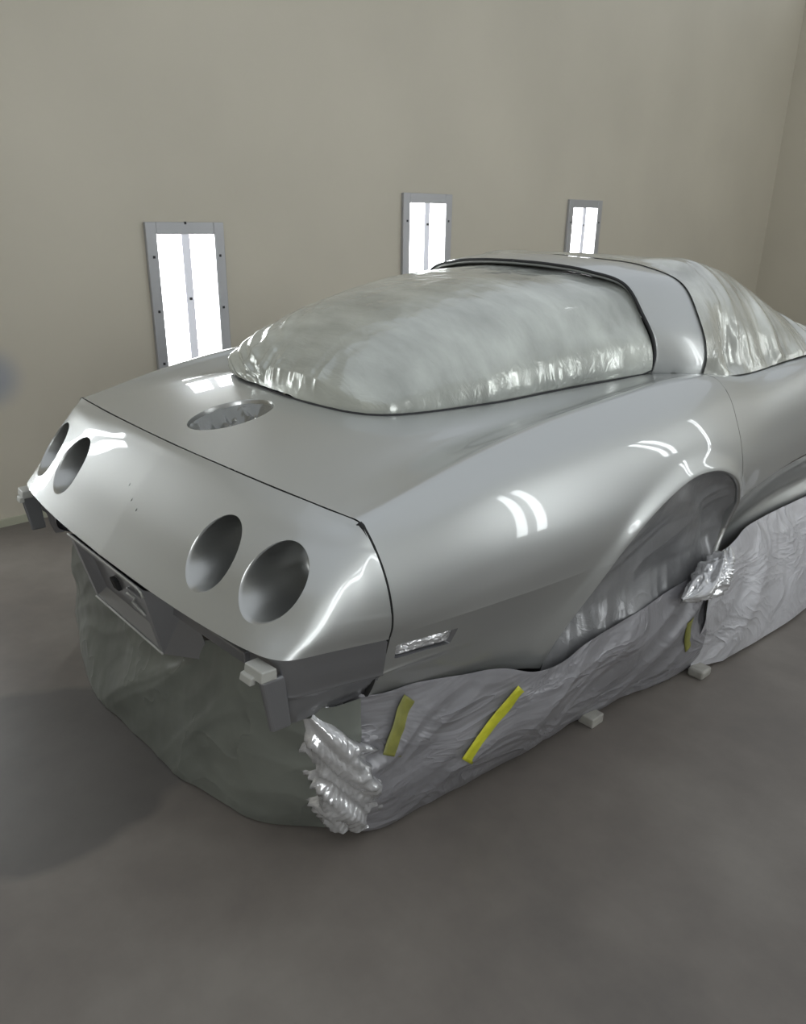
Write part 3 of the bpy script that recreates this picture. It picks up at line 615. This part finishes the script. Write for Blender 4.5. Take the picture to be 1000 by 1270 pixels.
# wheel film inside the arch
def wheel_film():
    ny, nz = 150, 130; y, z = np.meshgrid(np.linspace(.74, 1.64, ny), np.linspace(.22, .73, nz), indexing='ij')
    din = np.maximum(-polydist(ARCH, y, z), 0); r = np.hypot((y-1.22), (z-.36)); t = np.clip((.33-r)/.06, 0, 1); t = t*t*(3-2*t)
    low = np.clip((.44-z)/.16, 0, 1); low = low*low*(3-2*low)
    x = np.vectorize(side_x)(y, z)-.005-.070*(1-np.exp(-din/.035))*(1-low)+.018*t*(1-low)-.02*np.exp(-(r/.14)**2)*(1-low)
    wk = np.clip(din/.03, 0, 1); u = y+.5*z; x += wk*(ridge(u*2.5+1.5, (z-.35*y)*9, 2)*.010*np.clip((z-.4)/.2, .2, 1)+ridge((y-.4*z)*9+5, (z+y)*2.2, 2)*.008*np.clip((.5-z)/.2, 0, 1))
    P = np.stack([x, y, z], -1); V, T, N = mesh_of(P, False); N = vnormals(V, T)
    if N[:, 0].sum() < 0: T = T[:, ::-1]; N = -N
    V, T, N, R = clip(V, T, N, np.minimum(-polydist(ARCH, V[:, 1], V[:, 2])-.0015, V[:, 2]-.285+.03*np.sin(V[:, 1]*9)))
    return V, T, N
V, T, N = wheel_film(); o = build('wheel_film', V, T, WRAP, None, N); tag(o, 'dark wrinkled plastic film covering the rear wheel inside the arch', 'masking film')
# crumpled bunch of film at the front foot of the arch
def bunch(name, P, rad, mat, label, amp=.35, seed=0, sq=(1, 1)):
    P = arcspl(P, 60); Tn = np.gradient(P, axis=0); Tn /= np.linalg.norm(Tn, axis=1)[:, None]; seg = 56
    r = np.interp(np.linspace(0, 1, 60), np.linspace(0, 1, len(rad)), rad); u = np.cross(Tn, [1, 0, 0.]); u /= np.linalg.norm(u, axis=1)[:, None]; vv = np.cross(Tn, u)
    a = np.linspace(0, 2*np.pi, seg+1); Gd = np.zeros((60, seg+1, 3))
    for i in range(60):
        s = i/15.
        k = 1+amp*(ridge(np.cos(a)*1.7+s+seed, np.sin(a)*1.7+s*.7, 3)-.2)
        Gd[i] = P[i]+r[i]*k[:, None]*(u[i]*np.cos(a)[:, None]*sq[0]+vv[i]*np.sin(a)[:, None]*sq[1])
    V, T, N = mesh_of(Gd, False)
    o = build(name, V, T, mat, smooth=True); tag(o, label, 'masking film'); return o
bunch('crumpled_film', [(.885,1.545,.425),(.897,1.50,.405),(.905,1.44,.385),(.905,1.37,.362),(.900,1.31,.350),(.893,1.27,.345)], [.004, .026, .038, .036, .024, .004], CRUMPLE, 'bright crumpled bunch of film at the front foot of the wheel arch', .4, 3)
bunch('crumpled_film', [(.650,.150,.375),(.655,.170,.345),(.66,.190,.29),(.66,.22,.20),(.66,.24,.10),(.66,.24,.03)], [.02, .045, .06, .065, .06, .04], CRUMPLE, 'shiny crumpled film tucked under the rear corner of the bumper', .45, 9)
# tape strips
def tape(P, w, mat, label):
    P = arcspl(P, 24); Tn = np.gradient(P, axis=0); Tn /= np.linalg.norm(Tn, axis=1)[:, None]; nrm = np.cross(Tn, [1, 0, 0.]); nrm /= np.linalg.norm(nrm, axis=1)[:, None]
    P[:, 0] = np.maximum.accumulate(P[:, 0]) if P[-1, 0] > P[0, 0] else np.maximum.accumulate(P[::-1, 0])[::-1]
    Gd = np.stack([P-nrm*w/2, P-nrm*w*.2+[.002, 0, 0], P+nrm*w*.2+[.002, 0, 0], P+nrm*w/2], 1)
    V, T, N = mesh_of(Gd, False)
    if N[:, 0].sum() < 0: T = T[:, ::-1]
    o = build('tape_strip', V, T, mat, solid=.001); tag(o, label, 'tape', 'strips of tape on the skirt film'); return o
bpy.context.view_layer.update()
dg = bpy.context.evaluated_depsgraph_get()
SK = [o for o in sc.objects if o.name.startswith('masking_skirt')]
def on_skirt(y, z):
    """outermost x of the hanging film at this height"""
    best = None
    for o in SK:
        hit, loc, n, i = o.ray_cast((2., y, z), (-1, 0, 0))
        if hit and (best is None or loc[0] > best): best = loc[0]
    return (best if best is not None else .85)+.002
tape([(on_skirt(y, z), y, z) for y, z in ((.660, .275), (.625, .245), (.59, .215), (.55, .18), (.50, .13))], .052, TAPE, 'bright yellow tape strip down the skirt film below the fender')
tape([(on_skirt(y, z), y, z) for y, z in ((.375, .33), (.355, .31), (.335, .285), (.315, .26), (.295, .23))], .065, TAPE_D, 'dull olive tape strip on skirt film nearest the bumper')
tape([(on_skirt(y, z), y, z) for y, z in ((1.365, .24), (1.375, .20), (1.39, .16), (1.41, .12))], .035, TAPE_D, 'olive yellow tape strip on skirt film below the crumpled bunch')
# block feet peeking from under the skirts
o = box('support_block', (.775, .99, 0), (.825, 1.045, .03), WOODB, bevel=.004); tag(o, 'small grey block on the floor peeking out below the skirt behind the wheel', 'block', 'blocks under the skirt film')
o = box('support_block', (.86, 1.455, 0), (.912, 1.515, .03), WOODB, bevel=.008); tag(o, 'small grey block on the floor where the two skirt films meet', 'block', 'blocks under the skirt film')
